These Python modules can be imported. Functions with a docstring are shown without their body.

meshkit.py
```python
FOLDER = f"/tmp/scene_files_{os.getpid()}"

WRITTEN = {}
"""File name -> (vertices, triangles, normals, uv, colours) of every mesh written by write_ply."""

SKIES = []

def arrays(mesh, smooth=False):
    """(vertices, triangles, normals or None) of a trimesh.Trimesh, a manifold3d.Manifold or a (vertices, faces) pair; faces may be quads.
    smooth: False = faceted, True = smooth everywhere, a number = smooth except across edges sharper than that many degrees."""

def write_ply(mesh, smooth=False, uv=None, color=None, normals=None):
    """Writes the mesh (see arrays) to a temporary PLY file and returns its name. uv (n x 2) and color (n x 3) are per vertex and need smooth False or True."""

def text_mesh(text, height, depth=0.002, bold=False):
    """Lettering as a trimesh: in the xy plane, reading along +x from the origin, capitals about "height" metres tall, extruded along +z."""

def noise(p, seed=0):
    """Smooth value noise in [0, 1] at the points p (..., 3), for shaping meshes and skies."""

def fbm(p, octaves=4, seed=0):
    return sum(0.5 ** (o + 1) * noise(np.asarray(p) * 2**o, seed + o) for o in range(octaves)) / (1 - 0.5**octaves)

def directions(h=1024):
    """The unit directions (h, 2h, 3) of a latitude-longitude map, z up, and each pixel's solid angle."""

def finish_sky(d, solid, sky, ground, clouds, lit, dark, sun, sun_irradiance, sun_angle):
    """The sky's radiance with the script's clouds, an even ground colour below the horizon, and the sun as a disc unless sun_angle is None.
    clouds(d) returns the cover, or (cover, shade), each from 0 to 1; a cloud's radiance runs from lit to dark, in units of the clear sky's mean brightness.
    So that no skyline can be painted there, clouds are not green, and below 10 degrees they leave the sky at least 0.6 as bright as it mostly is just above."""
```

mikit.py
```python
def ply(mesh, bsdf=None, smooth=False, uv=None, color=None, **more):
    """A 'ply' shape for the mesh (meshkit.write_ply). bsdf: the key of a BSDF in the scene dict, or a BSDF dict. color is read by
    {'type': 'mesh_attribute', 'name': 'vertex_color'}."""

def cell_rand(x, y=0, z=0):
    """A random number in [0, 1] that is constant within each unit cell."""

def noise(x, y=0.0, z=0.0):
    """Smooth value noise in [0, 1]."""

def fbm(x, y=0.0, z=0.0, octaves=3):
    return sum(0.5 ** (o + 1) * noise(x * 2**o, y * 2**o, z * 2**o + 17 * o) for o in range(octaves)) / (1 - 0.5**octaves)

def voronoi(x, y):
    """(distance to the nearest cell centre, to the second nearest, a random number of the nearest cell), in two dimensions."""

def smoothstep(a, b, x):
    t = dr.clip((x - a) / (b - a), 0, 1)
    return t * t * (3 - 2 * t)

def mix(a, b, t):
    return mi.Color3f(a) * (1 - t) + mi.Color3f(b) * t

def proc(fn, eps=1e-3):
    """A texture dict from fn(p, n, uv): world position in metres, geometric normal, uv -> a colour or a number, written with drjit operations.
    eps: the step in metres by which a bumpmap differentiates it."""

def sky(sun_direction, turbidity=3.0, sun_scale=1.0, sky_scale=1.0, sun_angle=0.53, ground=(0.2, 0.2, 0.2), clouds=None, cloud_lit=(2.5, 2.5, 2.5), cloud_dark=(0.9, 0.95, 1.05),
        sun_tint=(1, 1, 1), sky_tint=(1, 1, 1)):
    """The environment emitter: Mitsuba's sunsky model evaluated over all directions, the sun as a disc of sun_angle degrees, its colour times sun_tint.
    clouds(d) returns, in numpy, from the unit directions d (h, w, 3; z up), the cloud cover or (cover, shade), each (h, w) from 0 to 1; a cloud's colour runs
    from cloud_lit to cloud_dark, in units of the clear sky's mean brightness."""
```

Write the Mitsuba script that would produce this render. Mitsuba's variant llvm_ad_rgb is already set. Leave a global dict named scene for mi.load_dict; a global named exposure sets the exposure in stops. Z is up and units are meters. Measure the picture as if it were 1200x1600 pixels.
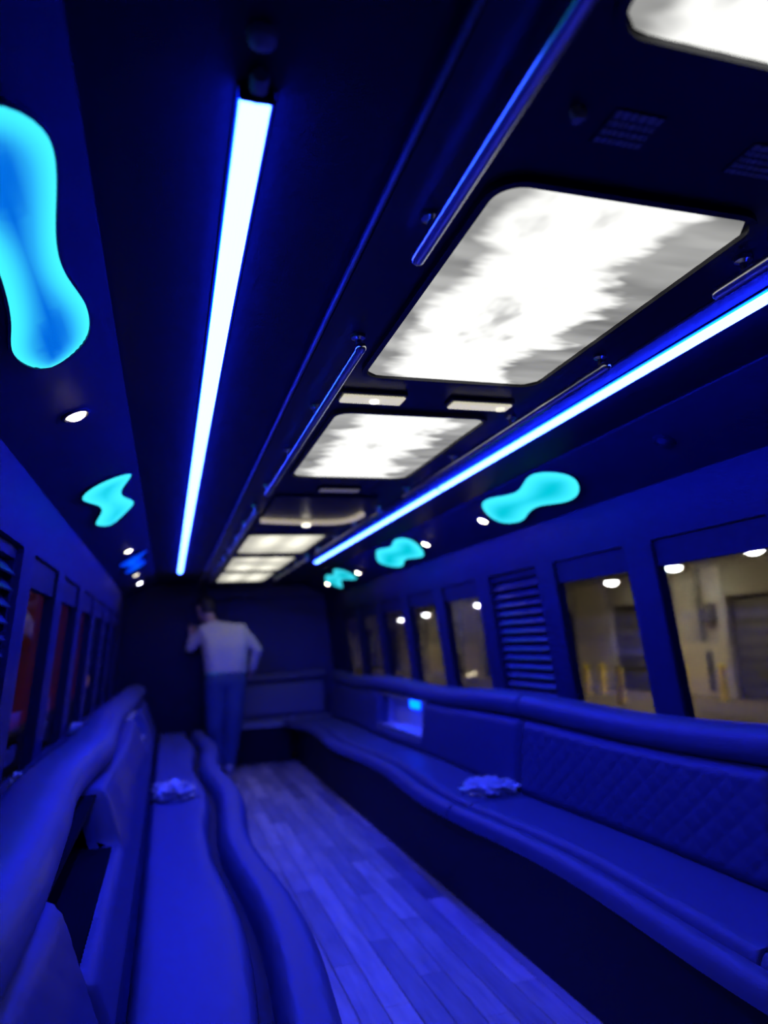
import math, random
import numpy as np, trimesh, mitsuba as mi, drjit as dr, mikit, meshkit
import manifold3d as m3
import shapely.geometry as sg
from scipy.spatial import Delaunay
from scipy.interpolate import PchipInterpolator, splprep, splev

random.seed(7); np.random.seed(7)
T = mi.ScalarTransform4f
scene, labels = {}, {}

# ---------------------------------------------------------------- camera, sky, light levels
exposure = 0.0
CAM = np.array([0.0, 0.0, 1.25])
FWD = np.array([0.29004167, 0.94062088, 0.17637512])
UP = np.array([-0.00704981, -0.18219233, 0.98323764])
scene['camera'] = {'type': 'thinlens', 'fov': math.degrees(2 * math.atan(600 / 1110)), 'fov_axis': 'x',
                   'aperture_radius': 0.0075, 'focus_distance': 1.5, 'near_clip': 0.01, 'far_clip': 500.0,
                   'to_world': T().look_at(origin=CAM.tolist(), target=(CAM + FWD).tolist(), up=UP.tolist())}
scene['night_sky'] = {'type': 'constant', 'radiance': {'type': 'rgb', 'value': [0.004, 0.0037, 0.0032]}, 'sampling_weight': 0.5}
LED_BLUE = [0.95, 2.3, 128.0]         # blue strip lamps: core
LED_HALATION = [0.01, 0.85, 48.0]        # halation beside the core, put into emission of the strip sides
WARM_SPOT = [26.0, 22.0, 14.0]
CANOPY = [330.0, 285.0, 185.0]
PANEL_GAIN = 1.0

# ---------------------------------------------------------------- materials
def rgb(*c): return {'type': 'rgb', 'value': list(c)}
def principled(key, base, rough=0.5, **k):
    scene[key] = {'type': 'twosided', 'bsdf': {'type': 'principled', 'base_color': rgb(*base) if isinstance(base, (tuple, list)) else base, 'roughness': rough, **k}}
    return key
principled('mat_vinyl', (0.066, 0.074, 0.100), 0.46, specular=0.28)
principled('mat_vinyl_rear_lit', (0.19, 0.19, 0.20), 0.5)  # vinyl lightened to carry the panel light on the rear bench
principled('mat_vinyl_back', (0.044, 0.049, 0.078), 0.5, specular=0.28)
principled('mat_piping', (0.10, 0.10, 0.12), 0.5)
principled('mat_black', (0.012, 0.012, 0.014), 0.6, specular=0.2)
principled('mat_ceiling', (0.009, 0.009, 0.014), 0.55, specular=0.35)
principled('mat_center', (0.020, 0.020, 0.028), 0.35, specular=0.35)
principled('mat_lit_edge', (0.22, 0.22, 0.26), 0.4)
principled('mat_soffit', (0.020, 0.020, 0.036), 0.55, specular=0.3)
principled('mat_wall', (0.018, 0.018, 0.040), 0.55, specular=0.3)
principled('mat_frame', (0.014, 0.014, 0.03), 0.5, specular=0.3)
principled('mat_backwall', (0.12, 0.12, 0.18), 0.6, specular=0.2)
principled('mat_partition', (0.010, 0.009, 0.010), 0.5, specular=0.3)
principled('mat_chrome', (0.75, 0.75, 0.77), 0.22, metallic=1.0)
principled('mat_satin', (0.6, 0.6, 0.58), 0.35, metallic=0.8)
principled('mat_trim_white', (0.45, 0.45, 0.43), 0.4)
principled('mat_shutter', (0.025, 0.025, 0.05), 0.4)
principled('mat_plastic', (0.62, 0.64, 0.68), 0.18, specular=0.8, clearcoat=0.6)
principled('mat_sticker', (0.45, 0.45, 0.43), 0.6)
principled('mat_skin', (0.52, 0.34, 0.26), 0.5)
principled('mat_hair', (0.03, 0.025, 0.022), 0.6)
principled('mat_shirt', (0.72, 0.70, 0.58), 0.85)
principled('mat_teal', (0.08, 0.85, 0.55), 0.8)
principled('mat_jeans', (0.05, 0.09, 0.15), 0.85)
principled('mat_shoe', (0.42, 0.42, 0.42), 0.6)
principled('mat_niche_lit', (0.6, 0.6, 0.66), 0.6)
principled('mat_niche_shaded', (0.003, 0.003, 0.004), 0.8, specular=0.05)
principled('mat_cone', (0.03, 0.03, 0.035), 0.4)
principled('mat_asphalt', (0.075, 0.062, 0.044), 0.9, specular=0.1)
principled('mat_corrugated', (0.40, 0.36, 0.28), 0.6)
principled('mat_lintel', (0.17, 0.155, 0.125), 0.8)
principled('mat_tan', (0.46, 0.40, 0.30), 0.7)
principled('mat_rollup', (0.035, 0.033, 0.032), 0.7, specular=0.1)
principled('mat_dark_metal', (0.03, 0.03, 0.032), 0.5)
principled('mat_yellow', (0.85, 0.68, 0.05), 0.5)
principled('mat_concrete', (0.32, 0.30, 0.26), 0.8)
principled('mat_canopy', (0.10, 0.09, 0.085), 0.7)
principled('mat_red', (0.42, 0.012, 0.03), 0.6, specular=0.1)
principled('mat_white_paint', (0.6, 0.58, 0.5), 0.5)
principled('mat_lampbody', (0.05, 0.05, 0.05), 0.5)
scene['mat_glass'] = {'type': 'thindielectric', 'int_ior': 1.45}

def wood_fn(tone):
    def fn(p, n, uv):
        g = mikit.fbm(p.x * 28 + tone * 9, p.y * 4.0 + tone * 5, 0.0, 4)
        s = mikit.noise(p.x * 160 + tone * 3, p.y * 6.0, tone)
        v = 0.55 + 0.75 * g + 0.15 * s
        return mikit.mix((0.22 * tone, 0.185 * tone, 0.135 * tone), (0.58 * tone, 0.50 * tone, 0.36 * tone), dr.clip(v - 0.45, 0, 1))
    return fn
PLANKS = []
for i, tone in enumerate((0.50, 0.80, 1.10, 1.45)):
    PLANKS.append(principled(f'mat_plank_{i}', mikit.proc(wood_fn(tone)), 0.42, specular=0.45))

# ---------------------------------------------------------------- helpers
used = {}
def numbered(name):
    n = used.get(name, -1) + 1; used[name] = n
    return name if n == 0 else f'{name}_{n:03d}'
def box(x0, x1, y0, y1, z0, z1):
    return trimesh.creation.box(bounds=[[min(x0, x1), min(y0, y1), min(z0, z1)], [max(x0, x1), max(y0, y1), max(z0, z1)]])
def bev(x0, x1, y0, y1, z0, z1, c=0.006):
    a, b = np.minimum([x0, y0, z0], [x1, y1, z1]), np.maximum([x0, y0, z0], [x1, y1, z1])
    c = min(c, *((b - a) * 0.4))
    pts = []
    for k in range(3):
        lo, hi = a + c, b - c
        lo[k], hi[k] = a[k], b[k]
        pts += [[(lo, hi)[i][0], (lo, hi)[j][1], (lo, hi)[l][2]] for i in (0, 1) for j in (0, 1) for l in (0, 1)]
    return trimesh.convex.convex_hull(np.array(pts))
def join(*m): return trimesh.util.concatenate([x for x in m])
def thing(name, label, cat=None, group=None, kind=None):
    key = numbered(name)
    labels[key] = {'label': label}
    if cat: labels[key]['category'] = cat
    if group: labels[key]['group'] = group
    if kind: labels[key]['kind'] = kind
    return key
def part(parent, name, mesh, bsdf, smooth=False, label=None, emit=None, kind=None, uv=None, color=None, own=False):
    key = numbered(f'{parent}__{name}') if not own else parent
    d = mesh if isinstance(mesh, dict) else mikit.ply(mesh, bsdf, smooth=smooth, uv=uv, color=color)
    if emit is not None:
        d = {**d, 'emitter': {'type': 'area', 'radiance': rgb(*emit) if isinstance(emit, (tuple, list)) else emit}}
    scene[key] = d
    if label or kind:
        labels.setdefault(key, {})
        if label: labels[key]['label'] = label
        if kind: labels[key]['kind'] = kind
    return key
def solo(name, label, mesh, bsdf, cat=None, smooth=False, group=None, kind=None, emit=None):
    t = thing(name, label, cat, group, kind)
    return part(t, '', mesh, bsdf, smooth, emit=emit, own=True)
def tube(pts, r, n=12):
    p = np.asarray(pts, float); t = np.gradient(p, axis=0); t /= np.linalg.norm(t, axis=1, keepdims=True)
    a = np.cross(t, np.where(np.abs(t[:, 2:]) < 0.9, [0, 0, 1.0], [1.0, 0, 0])); a /= np.linalg.norm(a, axis=1, keepdims=True)
    b = np.cross(t, a); th = np.arange(n) * 2 * np.pi / n
    r = np.broadcast_to(r, (len(p),))
    v = p[:, None] + r[:, None, None] * (np.cos(th)[None, :, None] * a[:, None] + np.sin(th)[None, :, None] * b[:, None])
    v = v.reshape(-1, 3); f = []
    for i in range(len(p) - 1):
        for j in range(n):
            q = [i * n + j, i * n + (j + 1) % n, (i + 1) * n + (j + 1) % n, (i + 1) * n + j]
            f += [[q[0], q[1], q[2]], [q[0], q[2], q[3]]]
    v = np.vstack([v, p[:1], p[-1:]]); c0, c1 = len(v) - 2, len(v) - 1
    for j in range(n):
        f += [[c0, (j + 1) % n, j], [c1, (len(p) - 1) * n + j, (len(p) - 1) * n + (j + 1) % n]]
    m = trimesh.Trimesh(v, f, process=False); m.fix_normals(); return m
def cyl(p0, p1, r, n=20): return tube(np.linspace(p0, p1, 2), r, n)
def lathe(profile, centre, axis, n=28):
    """profile (r, h) turned round axis through centre."""
    m = trimesh.creation.revolve(np.array(profile, float), sections=n)
    m.apply_transform(trimesh.geometry.align_vectors([0, 0, 1], axis)); m.apply_translation(centre); m.fix_normals(); return m
def pillow(poly, thick, r, step, mapper, back=0.012, extra=None, power=0.5, dpoly=None):
    """A padded panel: poly in (a, b); its face rises from the outline to 'thick' over the distance r; mapper(a, b, h) -> world."""
    bnd = []
    ring = np.array(poly.exterior.coords)
    line = sg.LineString(ring)
    n = max(12, int(line.length / step))
    bnd = np.array([line.interpolate(i / n, normalized=True).coords[0] for i in range(n)])
    x0, y0, x1, y1 = poly.bounds
    rings = [bnd]
    for k, dd in enumerate((0.06, 0.2, 0.42, 0.7)):
        q = poly.buffer(-r * dd)
        for g in getattr(q, 'geoms', [q]):
            if g.is_empty: continue
            l = sg.LineString(g.exterior.coords); nn = max(10, int(l.length / step))
            rings.append(np.array([l.interpolate(i / nn, normalized=True).coords[0] for i in range(nn)]))
    inner = poly.buffer(-r * 0.85)
    gx, gy = np.meshgrid(np.arange(x0, x1, step), np.arange(y0, y1, step))
    g = np.stack([gx.ravel(), gy.ravel()], 1)
    import shapely
    if not inner.is_empty:
        rings.append(g[shapely.contains_xy(inner, g[:, 0], g[:, 1])])
    pts = np.vstack(rings)
    tri = Delaunay(pts).simplices
    cen = pts[tri].mean(1)
    tri = tri[shapely.contains_xy(poly.buffer(1e-6), cen[:, 0], cen[:, 1])]
    e1, e2 = pts[tri[:, 1]] - pts[tri[:, 0]], pts[tri[:, 2]] - pts[tri[:, 0]]
    area = e1[:, 0] * e2[:, 1] - e1[:, 1] * e2[:, 0]
    tri = tri[np.abs(area) > 1e-10]; area = area[np.abs(area) > 1e-10]
    tri[area < 0] = tri[area < 0][:, ::-1]
    d = shapely.distance(shapely.boundary(poly), shapely.points(pts))
    d[:n] = 0
    if dpoly is not None: d = shapely.distance(shapely.boundary(dpoly), shapely.points(pts))
    t = np.clip(d / r, 0, 1)
    h = thick * (1 - (1 - t) ** 2) ** power
    if extra is not None: h = h + extra(pts[:, 0], pts[:, 1]) * np.clip(d / r, 0, 1)
    N = len(pts)
    v = np.vstack([np.column_stack([pts, h]), np.column_stack([pts, np.full(N, -back)])])
    f = [tri, tri[:, ::-1] + N]
    i = np.arange(n); j = (i + 1) % n
    ccw = sg.LinearRing(bnd).is_ccw
    s = np.vstack([np.column_stack([i + N, j + N, j]), np.column_stack([i + N, j, i])])
    f.append(s if ccw else s[:, ::-1])
    w = np.asarray(mapper(v[:, 0], v[:, 1], v[:, 2])).T
    m = trimesh.Trimesh(w, np.vstack(f), process=False)
    if m.volume < 0: m.invert()
    return m, v[:, :2]
def strip_poly(lo, hi, a0, a1, rad=0.03, n=160):
    a = np.linspace(a0, a1, n)
    p = sg.Polygon(np.vstack([np.column_stack([a, lo(a)]), np.column_stack([a, hi(a)])[::-1]])).buffer(0)
    return p.buffer(-rad).buffer(rad)
def sheet(v4):
    return trimesh.Trimesh(np.array(v4, float), [[0, 1, 2], [0, 2, 3]], process=False)
def const(c): return lambda a: np.full_like(np.asarray(a, float), c)

CX = 0.705                 # the bus's middle
Y0, Y1 = -1.6, 8.62        # front (behind the camera) and back wall
LEAN = 0.07

# ---------------------------------------------------------------- shell: floor
t = thing('floor', 'grey brown wood plank floor of the aisle between the two long benches', kind='structure')
part(t, '', box(-0.5, 1.98, Y0, Y1, -0.06, -0.012), 'mat_black', own=True)
PW, PL = 0.098, 0.92
cache = {}
for c in range(11):
    x0 = 0.33 + c * PW
    y = -0.5 - (c * 0.37) % PL
    while y < 8.1:
        yy0, yy1 = max(y, -0.5), min(y + PL, 8.12)
        if yy1 - yy0 > 0.06:
            k = random.choice((0, 1, 1, 2, 2, 3))
            lift = random.uniform(-0.0008, 0.0)
            part(t, 'plank', bev(x0 + 0.0012, x0 + PW - 0.0012, yy0 + 0.0012, yy1 - 0.0012, -0.012, lift, 0.002), PLANKS[k])
        y += PL

# ---------------------------------------------------------------- shell: ceiling
t = thing('ceiling', 'dark vinyl ceiling of the bus with dropped centre panel and sloped side soffits', kind='structure')
part(t, '', box(CX - 0.84, CX + 0.84, Y0, Y1, 1.95, 1.99), 'mat_ceiling', own=True)
part(t, 'center_panel', bev(CX - 0.385, CX + 0.385, Y0, 8.1, 1.918, 1.9495, 0.004), 'mat_center', label='dropped black centre panel carrying the light panels')
for sgn in (-1, 1):
    part(t, 'edge_trim', bev(CX + sgn * 0.3855, CX + sgn * 0.392, Y0, 8.1, 1.914, 1.925, 0.002), 'mat_lit_edge', label='thin pale strip imitating the lit edge of the centre panel')  # strip added paler than the panel, as light caught on its edge
SU0, SZ0, SU1, SZ1 = 0.82, 1.945, 1.20, 1.775
def soffit_point(side, u, y, off=0.0):
    """A point on the sloped soffit, off metres below it (along its normal)."""
    k = (SZ1 - SZ0) / (SU1 - SU0)
    nz = np.array([k, -1.0]) / math.hypot(k, 1)        # (u, z): down and towards the middle
    uu = np.asarray(u) + off * nz[0]; zz = SZ0 + k * (np.asarray(u) - SU0) + off * nz[1]
    return np.array([CX + side * uu, np.asarray(y) + 0 * uu, zz])
SOFN = {s: np.array([s * (SZ1 - SZ0) / math.hypot(SZ1 - SZ0, SU1 - SU0), 0, -(SU1 - SU0) / math.hypot(SZ1 - SZ0, SU1 - SU0)]) for s in (-1, 1)}
for s in (-1, 1):
    a = [(SU0, SZ0), (SU1, SZ1), (SU1, SZ1 + 0.2), (SU0, SZ1 + 0.2)]
    m = trimesh.creation.extrude_polygon(sg.Polygon([(u, z) for u, z in a]), Y1 - Y0)
    v = m.vertices.copy(); m.vertices = np.column_stack([CX + s * v[:, 0], Y0 + v[:, 2], v[:, 1]]); m.fix_normals()
    part(t, 'soffit', m, 'mat_soffit')

# ---------------------------------------------------------------- shell: side walls with window openings
def xwall(side, z): return (1.92 - 0.10 * (np.asarray(z) - 1.0)) if side > 0 else (-0.50 + 0.10 * (np.asarray(z) - 1.0))
PITCH = 0.775
OPEN_R = [(1.815 + PITCH * k, 2.415 + PITCH * k) for k in (-3, -2, -1, 0, 1, 2, 3, 4, 5, 6, 7)]
OPEN_L = [(1.910 + PITCH * k, 2.492 + PITCH * k) for k in (-3, -2, -1, 0, 1, 2, 3, 4, 5, 6)]
def wall_mesh(side, opens, y0, y1):
    poly = sg.Polygon([(y0, 0), (y1, 0), (y1, 1.92), (y0, 1.92)])
    for a, b in opens: poly = poly.difference(sg.box(a, 0.80, b, 1.595).buffer(-0.02).buffer(0.02))
    m = trimesh.creation.extrude_polygon(poly, 0.045)
    v = m.vertices.copy()
    m.vertices = np.column_stack([xwall(side, v[:, 1]) + side * v[:, 2], v[:, 0], v[:, 1]])
    m.fix_normals(); return m
part(thing('wall_right', 'bus side wall with the row of windows looking out on the loading docks', kind='structure'), '', wall_mesh(1, OPEN_R, Y0, Y1), 'mat_wall', own=True)
part(thing('wall_left', 'bus side wall with dark reddish windows behind the bench on the left', kind='structure'), '', wall_mesh(-1, OPEN_L, Y0, 8.0), 'mat_wall', own=True)
def shear_box(side, d0, d1, y0, y1, z0, z1):
    m = box(0, 1, y0, y1, z0, z1); v = m.vertices.copy()
    d = np.where(v[:, 0] > 0.5, d1, d0)
    m.vertices = np.column_stack([xwall(side, v[:, 2]) + side * d, v[:, 1], v[:, 2]]); m.fix_normals(); return m
def shutter(side, a, b, label):
    t = thing('louvered_shutter', label, 'shutter', 'louvered shutters in the bus side walls')
    part(t, 'backing', shear_box(side, 0.0492, 0.054, a + 0.001, b - 0.001, 0.81, 1.59), 'mat_frame')
    part(t, 'header', shear_box(side, 0.02, 0.048, a + 0.004, b - 0.004, 1.555, 1.59), 'mat_frame')
    for e0, e1 in ((a + 0.002, a + 0.024), (b - 0.024, b - 0.002)):
        part(t, 'side_frame', shear_box(side, 0.02, 0.048, e0, e1, 0.81, 1.553), 'mat_frame')
    for i in range(14):
        z = 1.525 - i * 0.05
        prof = np.array([(0.044, 0.022), (0.012, -0.018), (0.008, -0.022), (0.010, -0.026), (0.018, -0.024), (0.048, 0.016)])
        m = trimesh.creation.extrude_polygon(sg.Polygon(prof), b - a - 0.056)
        v = m.vertices.copy()
        m.vertices = np.column_stack([xwall(side, z + v[:, 1]) + side * v[:, 0], a + 0.028 + v[:, 2], z + v[:, 1]]); m.fix_normals()
        part(t, 'slat', m, 'mat_shutter')
wn = [0]
def window(side, a, b, label):
    wn[0] += 1
    t = thing(f'window_{wn[0]}', label, kind='structure')
    part(t, 'frame', shear_box(side, 0.012, 0.042, a + 0.008, b - 0.008, 1.488, 1.592), 'mat_frame', label='header bar above the pane')
    for e0, e1 in ((a + 0.001, a + 0.007), (b - 0.007, b - 0.001)):
        part(t, 'gasket', shear_box(side, 0.004, 0.044, e0, e1, 0.803, 1.592), 'mat_black', label='black rubber gasket at the side of the pane')
    part(t, 'pane', sheet([[xwall(side, z) + side * 0.034, y, z] for y, z in ((a + 0.002, 0.802), (b - 0.002, 0.802), (b - 0.002, 1.49), (a + 0.002, 1.49))]), 'mat_glass')
ordn = ['nearest', 'second', 'third', 'fourth', 'fifth', 'sixth', 'seventh', 'eighth', 'ninth']
k = 0
for i, (a, b) in enumerate(OPEN_R):
    if i == 5: shutter(1, a, b, 'dark blue louvered shutter between two windows of the loading dock side')
    elif i >= 3:
        window(1, a, b, f'dock side bus window, {ordn[k]} from the camera'); k += 1
k = 0
for i, (a, b) in enumerate(OPEN_L):
    if i == 3: shutter(-1, a, b, 'louvered shutter at the left picture edge, before the reddish windows')
    elif i > 3:
        window(-1, a, b, f'dark reddish bus window, {ordn[k]} from the camera'); k += 1
    else: shutter(-1, a, b, 'louvered shutter in the left wall beside the camera') if i == 2 else None
for i, (side, opens, ye) in enumerate(((1, OPEN_R, Y1), (-1, OPEN_L, 8.0))):
    # the ledge behind the bolster, under the windows
    d0 = -0.015 if side > 0 else -0.085
    m = shear_box(side, d0, 0.0, Y0, ye, 0.80, 0.835)
    part(thing(f'trim_{i+1}', 'dark ledge running under the dock side windows' if side > 0 else 'dark ledge running under the reddish windows', kind='structure'), '', m, 'mat_frame', own=True)
part(thing('wall_back', 'dark blue wall across the rear of the bus above the rear bench', kind='structure'), '', box(-0.52, 2.0, Y1, Y1 + 0.05, 0, 1.99), 'mat_backwall', own=True)
part(thing('wall_front', 'front end of the bus behind the camera', kind='structure'), '', box(-0.6, 2.0, Y0 - 0.05, Y0, 0, 1.99), 'mat_partition', own=True)
t = thing('wall_partition', 'black partition at the rear left, beside the standing person', kind='structure')
part(t, '', bev(-0.56, 0.385, 8.0, Y1 - 0.002, 0.0, 1.949, 0.008), 'mat_partition', own=True)
part(t, 'edge_trim', bev(0.345, 0.392, 7.992, 8.03, 0.0, 1.945, 0.006), 'mat_black')
t = thing('ceiling_beam', 'dark cross beam box where the rear wall meets the ceiling', 'beam')
part(t, '', bev(0.40, 1.78, 8.45, Y1 - 0.001, 1.80, 1.945, 0.012), 'mat_backwall', own=True)

# ---------------------------------------------------------------- ceiling light panels
def panel_fn(p, n, uv):
    """Backlit cloud-pattern diffuser: bright along its lamps, greyer where the lamps do not reach."""
    u, v = uv.x, uv.y                       # metres across (-.24...24) and along
    e = 0.24 - dr.abs(u)
    w = mikit.fbm(u * 6, v * 15, 1.3, 4)
    w2 = mikit.fbm(u * 5 + 40, v * 20, 7.0, 3)
    right = dr.select(u > 0, 1.0, 0.55)
    b = mikit.smoothstep(-0.045, 0.015, e - right * (0.062 + 0.34 * (w - 0.38)) - 0.012)
    streak = 0.14 + 0.42 * w2
    blot = mikit.smoothstep(0.63, 0.80, mikit.fbm(u * 9 + 3.3, v * 6.5 + 9.1, 4.0, 4)) * mikit.smoothstep(0.04, 0.10, e)
    val = streak * (1 - b) + b * (1.06 - 0.55 * blot)
    return mi.Color3f(1.0, 1.0, 0.955) * val * PANEL_GAIN
def panel_far_fn(p, n, uv):
    u, v = uv.x, uv.y
    l1 = dr.exp(-dr.square((u + 0.09) / 0.075) - dr.square((v - dr.floor(v / 0.9) * 0.9 - 0.35) / 0.35))
    l2 = dr.exp(-dr.square((u - 0.11) / 0.075) - dr.square((v - dr.floor(v / 0.9) * 0.9 - 0.40) / 0.35))
    w = mikit.fbm(u * 8, v * 10, 2.0, 3)
    val = 0.50 + 0.3 * (w - 0.5) + 0.8 * (l1 + l2)
    return mi.Color3f(1.0, 0.97, 0.80) * val
for i, (a, b, far, lab) in enumerate([
        (-0.26, 0.577, False, 'bright white backlit ceiling panel cut off by the top right picture corner'),
        (0.852, 1.645, False, 'largest whole white backlit ceiling panel, with grey cloudy edges'),
        (1.935, 2.76, False, 'white backlit ceiling panel with two light bars at its near end, second largest whole one'),
        (4.30, 5.18, True, 'cream backlit ceiling panel with two bright spots, just beyond the curved hatch rim'),
        (5.42, 6.40, True, 'cream backlit ceiling panel, middle one of the three at the far end'),
        (6.55, 7.50, True, 'cream backlit ceiling panel farthest from the camera')]):
    t = thing('ceiling_light_panel', lab, 'ceiling light', 'backlit panels along the ceiling centre')
    poly = sg.box(0.470, a, 0.948, b); poly = poly.buffer(-0.045).buffer(0.045, 8)
    cxp, cyp = (0.470 + 0.948) / 2, 0
    m, ab = pillow(poly, 0.006, 0.02, 0.05, lambda u, y, h: (u, y, 1.915 - h), back=0.0005)
    uv = np.column_stack([ab[:, 0] - cxp, ab[:, 1] + i * 3.7])
    part(t, 'diffuser', m, 'mat_black', smooth=True, uv=uv, emit=mikit.proc(panel_far_fn if far else panel_fn))
    ring = poly.buffer(0.014).difference(poly.buffer(0.001))
    r = trimesh.creation.extrude_polygon(ring, 0.012); r.apply_translation([0, 0, 1.9055])
    part(t, 'trim_ring', r, 'mat_center')
# short light bars beside panel 3
for (x0, x1, y0, y1, lab) in [(0.448, 0.625, 1.770, 1.826, 'short white light bar with a bright bulb spot, left one between the two big panels'),
                              (0.770, 0.955, 1.780, 1.830, 'short white light bar at the right end between the two big panels')]:
    t = thing('light_bar', lab, 'ceiling light', 'short light bars between the big panels')
    part(t, 'housing', bev(x0 - 0.006, x1 + 0.006, y0 - 0.006, y1 + 0.006, 1.906, 1.9175, 0.003), 'mat_lampbody')
    part(t, 'diffuser', bev(x0, x1, y0, y1, 1.898, 1.9055, 0.004), 'mat_trim_white', emit=[0.62, 0.58, 0.42])
    xb = x0 + (0.53 if x0 < 0.6 else 0.85) * (x1 - x0)
    part(t, 'bulb', lathe([(0, -0.008), (0.012, -0.006), (0.014, 0), (0, 0)], [xb, (y0 + y1) / 2, 1.898], [0, 0, 1], 16), 'mat_trim_white', True, emit=[2.2, 2.1, 1.7] if x0 < 0.6 else [1.0, 0.95, 0.7])
t = thing('light_bar', 'short grey bar with added faint glow in the black ceiling just past the second whole panel', 'ceiling light', 'short light bars between the big panels')
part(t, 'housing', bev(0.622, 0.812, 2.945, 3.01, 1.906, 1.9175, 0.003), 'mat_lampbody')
part(t, 'diffuser', bev(0.63, 0.805, 2.955, 3.0, 1.899, 1.9055, 0.004), 'mat_trim_white', emit=[0.075, 0.068, 0.055])  # faint emission added for the grey of the bar; not a lit lamp
# hatch with a pale curved rim
t = thing('roof_hatch', 'black roof hatch with a pale curved rim and small lamp before the far panels', 'hatch')
part(t, 'lid', bev(0.46, 0.95, 3.14, 4.18, 1.903, 1.9175, 0.006), 'mat_center')
rimp = np.array([(0.462, 3.69), (0.55, 3.715), (0.70, 3.74), (0.80, 3.745), (0.865, 3.735), (0.91, 3.70), (0.94, 3.64), (0.955, 3.56), (0.96, 3.50)])
tck, _ = splprep(rimp.T, s=0); rp = np.array(splev(np.linspace(0, 1, 40), tck)).T
part(t, 'rim', tube(np.column_stack([rp, np.full(40, 1.893)]), 0.016, 10), 'mat_trim_white', True, label='pale lit curved rim', emit=[0.36, 0.31, 0.2])
part(t, 'lamp', lathe([(0, -0.012), (0.02, -0.008), (0.024, 0), (0, 0.001)], [0.71, 3.735, 1.876], [0, 0, 1], 16), 'mat_trim_white', True, emit=[3.0, 2.8, 2.2])
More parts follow.
